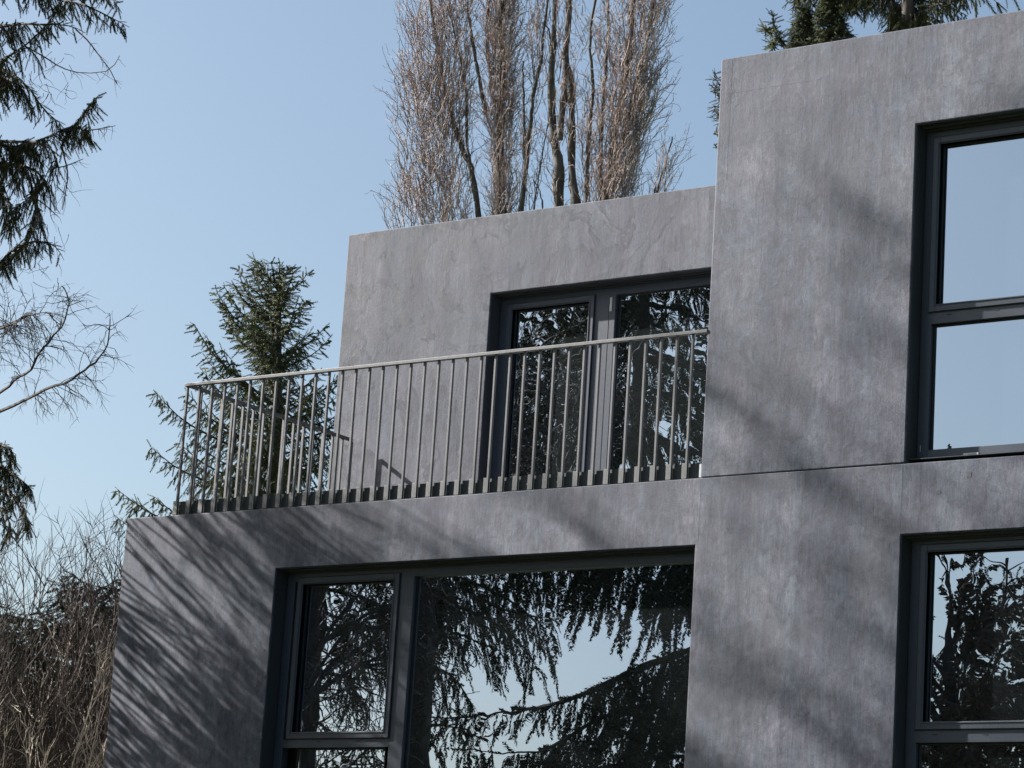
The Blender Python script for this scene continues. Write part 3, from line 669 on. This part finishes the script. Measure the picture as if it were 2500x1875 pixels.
poplar('thin crooked poplar between the thick trunks, with few twigs', [([(1262, 620), (1275, 470), (1290, 330), (1300, 240), (1325, 110), (1345, -80)], .06), ([(1295, 620), (1308, 450), (1325, 350), (1345, 260)], .022), ([(1310, 620), (1315, 500), (1300, 440)], .025), ([(1284, 400), (1282, 250), (1285, 150)], .035)],
       [(1285, 400, 1320, -20, 26, 34, 90), (1285, 560, 1310, 350, 44, 30, 26)], 121, ntw=300)
poplar('dark naked poplar trunk that forks in the middle of the row', [([(1365, 620), (1363, 500), (1365, 400), (1352, 300), (1350, 130), (1358, -80)], .135), ([(1366, 340), (1375, 240), (1380, 130), (1392, 0), (1396, -80)], .08), ([(1352, 240), (1340, 130), (1325, 60)], .03)],
       [(1360, 330, 1365, -20, 38, 50, 60), (1365, 560, 1360, 300, 22, 34, 30)], 131)
poplar('dark forked poplar right of the middle with a swollen trunk base', [([(1410, 620), (1406, 500), (1398, 400), (1396, 200), (1390, 120), (1405, -80)], .115), ([(1425, 560), (1430, 480), (1438, 330), (1445, 200), (1440, 90), (1465, -80)], .055)],
       [(1410, 400, 1420, -20, 40, 50, 55), (1430, 540, 1440, 200, 20, 28, 50)], 141)
poplar('bare poplar at the right of the row leaning right under a dense fan of twigs', [([(1460, 620), (1475, 480), (1500, 300), (1530, 120), (1545, -80)], .10), ([(1480, 460), (1530, 300), (1575, 120), (1610, -80)], .08), ([(1462, 560), (1470, 330), (1478, 120), (1490, -80)], .06)],
       [(1468, 550, 1500, -40, 24, 56, 210), (1500, 480, 1590, -40, 40, 66, 560), (1520, 540, 1580, 200, 26, 40, 110), (1560, 300, 1600, 150, 40, 30, 60)], 151)
poplar('small young poplar top at the far right of the row', [([(1590, 640), (1600, 500), (1620, 400), (1640, 330)], .03), ([(1585, 560), (1592, 460), (1600, 390)], .02)],
       [(1590, 520, 1640, 360, 22, 30, 60)], 161, rtw=.008)

# ------------------------------------------------------------------ trees in front of the house (mirrored in the glass, shading the wall)
sp = Spruce(201); T8 = (-26.3, -6.6)
root = thing('spruce_tree', 'tall spruce left of the view that shades the tower wall', 'tree', (T8[0], T8[1], gz(T8[1])))
cone_spruce(sp, T8[0], T8[1], gz(T8[1])+.35, 19.9, 4.0, .12, 37, 7, .05, .26, side=.60, step=.26, sstep=.15, slen=.26, droop=.8)
for zz in (16.2, 15.7): sp.branch([(T8[0], T8[1], zz), (-27.2, -5.6, zz-.5), (-28.0, -4.3, zz-1.2)], .03, side=.35, step=.14, sstep=.10, slen=.24, droop=.6, bare=.7)
sp.finish(root, SPR_L, 1.0)
sp = Spruce(211)
def am(x, y, Yv=9.6):
    """point whose mirror image in the wide window stands at photo pixel x, y"""
    p = at(x, y, Yv+.4); return np.array([p[0], .392-p[1], p[2]])
q_ = am(1790, 1600)
root = thing('spruce_tree', 'spruce in the front garden whose hanging boughs are mirrored in the wide window', 'tree', (q_[0], q_[1], gz(q_[1])))
sp.trunk([(q_[0], q_[1], gz(q_[1])-.2), (q_[0], q_[1], 7), (q_[0], q_[1], 15.5)], .19)
def mb_(pts, **kw): sp.branch([am(x, y, 9.6+.35*math.sin(i*1.9)) for i, (x, y) in enumerate(pts)], kw.pop('r0', .03), **dict(dict(side=.75, step=.12, sstep=.085, slen=.26, droop=1.6, dens=.85), **kw))
mb_([(1790, 1250), (1700, 1290), (1600, 1330), (1500, 1340), (1420, 1360)], side=.95)
mb_([(1790, 1330), (1700, 1370), (1650, 1400), (1600, 1420)], side=.6)
mb_([(1790, 1220), (1650, 1250), (1480, 1300), (1350, 1330), (1260, 1360)], side=.8)
mb_([(1790, 1540), (1700, 1575), (1620, 1610), (1540, 1640), (1450, 1690)], side=.9)
mb_([(1790, 1560), (1640, 1600), (1500, 1660), (1380, 1715), (1250, 1740), (1120, 1752), (1040, 1750)], side=.22, r0=.05, dens=.6)
mb_([(1790, 1620), (1700, 1640), (1640, 1650), (1560, 1660)], side=.9)
mb_([(1790, 1720), (1640, 1720), (1500, 1740), (1400, 1790), (1280, 1840), (1150, 1830)], side=.9, r0=.045)
mb_([(1790, 1800), (1640, 1780), (1480, 1800), (1330, 1860)], side=.9)
mb_([(1790, 1850), (1600, 1850), (1400, 1890), (1200, 1900), (1050, 1880)], side=.9)
mb_([(1790, 1900), (1900, 1800), (2000, 1850)], side=.9)
for k in range(60):
    z = 1.6+k*.24; a = sp.r.uniform(math.radians(-100), math.radians(80)); L = 3.0*(1-z/17)**.8*sp.r.uniform(.6, 1); c, s_ = math.cos(a), math.sin(a)
    if z < 10.5: a += 0
    sp.branch([(q_[0], q_[1], z), (q_[0]+c*L*.5, q_[1]+s_*L*.5, z), (q_[0]+c*L, q_[1]+s_*L, z-.2)], .03, side=.7, step=.3, sstep=.16, slen=.26, droop=1.2)
sp.finish(root, SPR_L, 1.0)
# second, more twiggy conifer: left part of the wide window
sp = Spruce(215); q2 = am(985, 1600, 12.5)
root = thing('spruce_tree', 'thin spruce in the front garden with dark arching boughs mirrored left in the wide window', 'tree', (q2[0], q2[1], gz(q2[1])))
sp.trunk([(q2[0], q2[1], gz(q2[1])-.2), (q2[0], q2[1], 7), (q2[0], q2[1], 10.8)], .17)
def mc_(pts, **kw): sp.branch([am(x, y, 12.5+.3*math.sin(i*1.7)) for i, (x, y) in enumerate(pts)], kw.pop('r0', .035), **dict(dict(side=.8, step=.15, sstep=.12, slen=.22, droop=1.3, dens=.72), **kw))
mc_([(985, 1380), (1080, 1400), (1180, 1430), (1290, 1500), (1330, 1580)])
mc_([(985, 1440), (1060, 1470), (1170, 1500), (1260, 1560), (1320, 1650)])
mc_([(985, 1340), (1120, 1370), (1250, 1400), (1340, 1460)])
mc_([(985, 1480), (1040, 1500), (1100, 1540), (1180, 1570), (1240, 1600)], side=.6)
mc_([(985, 1600), (1050, 1620), (1110, 1660), (1150, 1720)], side=.5)
mc_([(985, 1780), (1080, 1770), (1180, 1800)], side=.6); mc_([(985, 1500), (900, 1540), (840, 1580)], side=.5)
for k in range(40):
    z = 1.6+k*.22; a = sp.r.uniform(math.radians(100), math.radians(260)); L = .9*(1-z/12)**.8*sp.r.uniform(.6, 1); c, s_ = math.cos(a), math.sin(a)
    sp.branch([(q2[0], q2[1], z), (q2[0]+c*L*.5, q2[1]+s_*L*.5, z), (q2[0]+c*L, q2[1]+s_*L, z-.2)], .03, side=.6, step=.3, sstep=.16, slen=.24, droop=1.2)
sp.finish(root, SPR_L, 1.0)
sp = Spruce(217)
root = thing('young_spruce', 'small dense spruce near the viewer mirrored at the right edge of the lower right window', 'tree', (-16.2, -15.6, gz(-15.6)))
cone_spruce(sp, -16.2, -15.6, gz(-15.6), 8.3, 2.6, .08, 24, 7, .1, .1, side=.6, step=.2, sstep=.12, slen=.22, droop=1.0)
sp.finish(root, SPR_L, 1.0)
def copy_thing(root, loc, rz, label, scale=1.0):
    c = root.copy(); COL.objects.link(c); c.location = loc; c.rotation_euler = (0, 0, rz); c.scale = (scale,)*3; c['label'] = label
    for ch in list(root.children):
        d = ch.copy(); COL.objects.link(d); d.parent = c
        for g2 in list(ch.children): e = g2.copy(); COL.objects.link(e); e.parent = d
    return c
sp = Spruce(221); q_ = (-21.9, -11.0)
root = thing('spruce_tree', 'tall spruce in the front garden mirrored in the right pane of the terrace door', 'tree', (q_[0], q_[1], gz(q_[1])))
cone_spruce(sp, q_[0], q_[1], gz(q_[1]), 19.0, 3.9, .47, 17, 6, .0, .22, side=.8, step=.26, sstep=.13, slen=.26, droop=1.2)
sp.finish(root, SPR_L, 1.0)
copy_thing(root, (-25.6, -12.6, gz(-12.6)), 2.1, 'farther spruce in the front garden mirrored in the left pane of the terrace door', 1.0)
# bare garden tree
thin_root = [o for o in bpy.data.objects if o.get('label', '').startswith('thin spruce in the front garden')][0]
q3 = am(775, 1600, 14.5); copy_thing(thin_root, (q3[0], q3[1], gz(q3[1])+.3), .12, 'second thin spruce mirrored in the narrow left pane of the wide window', 1.0)
root = thing('bare_tree', 'bare branching garden tree mirrored in the narrow left pane of the wide window', 'tree', (-20.6, -7.2, gz(-7.2)))
r = np.random.RandomState(5); tr = MB(); bz = gz(-7.2)
Pt = bez([(-20.6, -7.2, bz-.2), (-20.5, -7.2, bz+2.5), (-20.7, -7.3, bz+5), (-20.5, -7.2, bz+8)], 14); tr.tubes(Pt, np.linspace(.14, .03, 14), 8); tr.build('trunk', M_BARK, root, smooth=True)
cr = MB(); p, d, t = spawn(Pt[None], 40, 6, .9, .25); P1 = twigs(cr, p, d, r.uniform(1.2, 2.8, len(p))*(1.3-t*.6), .03, 7, 12, .12, .02, 5, .25)
p, d, t = spawn(P1, 12, 8, .8, .15); P2 = twigs(cr, p, d, r.uniform(.4, 1.3, len(p)), .013, 9, 8, .16, -.05, 3, .4)
p, d, t = spawn(P2, 9, 10, .8, .1); d[:, 2] -= .5; twigs(cr, p, d, r.uniform(.2, .6, len(p)), .007, 11, 5, .2, -.03, 3, .5)
cr.build('crown', M_TWIG, root)
# beech with withered leaves
bxy = (-13.6, -8.8); bz = gz(bxy[1])
root = thing('beech_tree', 'beech holding brown withered leaves mirrored in the lower right window', 'tree', (bxy[0], bxy[1], bz))
Pt = bez([(bxy[0], bxy[1], bz-.2), (bxy[0]+.1, bxy[1], bz+2.5), (bxy[0], bxy[1], bz+6)], 14); MB().tubes(Pt, np.linspace(.13, .02, 14), 8).build('trunk', M_BARK, root, smooth=True)
cr = MB(); p, d, t = spawn(Pt[None], 46, 16, .8, .2); P1 = twigs(cr, p, d, r.uniform(1.0, 2.3, len(p))*(1.2-t*.7), .025, 17, 12, .12, .02, 5, .25)
p, d, t = spawn(P1, 10, 18, .8, .15); P2 = twigs(cr, p, d, r.uniform(.3, .9, len(p)), .008, 19, 7, .16, 0, 3, .4)
lf = (np.array([(-.0, 0, 0), (.4, .02, .45), (0, 0, 1), (-.4, .02, .45)]), np.array([(0, 1, 2), (0, 2, 3)]))
p, d, t = spawn(P2, 62, 20, 1.1, .05); d[:, 2] -= .4; lv = MB().inst(lf[0], lf[1], p, d, r.uniform(.035, .062, len(p)), rng=r)
o = lv.build('leaves', M_BROWN, root); cr.build('branches', M_TWIG, root)
copy_thing(root, (-13.0, -10.4, gz(-9.9)), 1.3, 'second brown leaved beech mirrored at the right edge of the lower right window', .96)
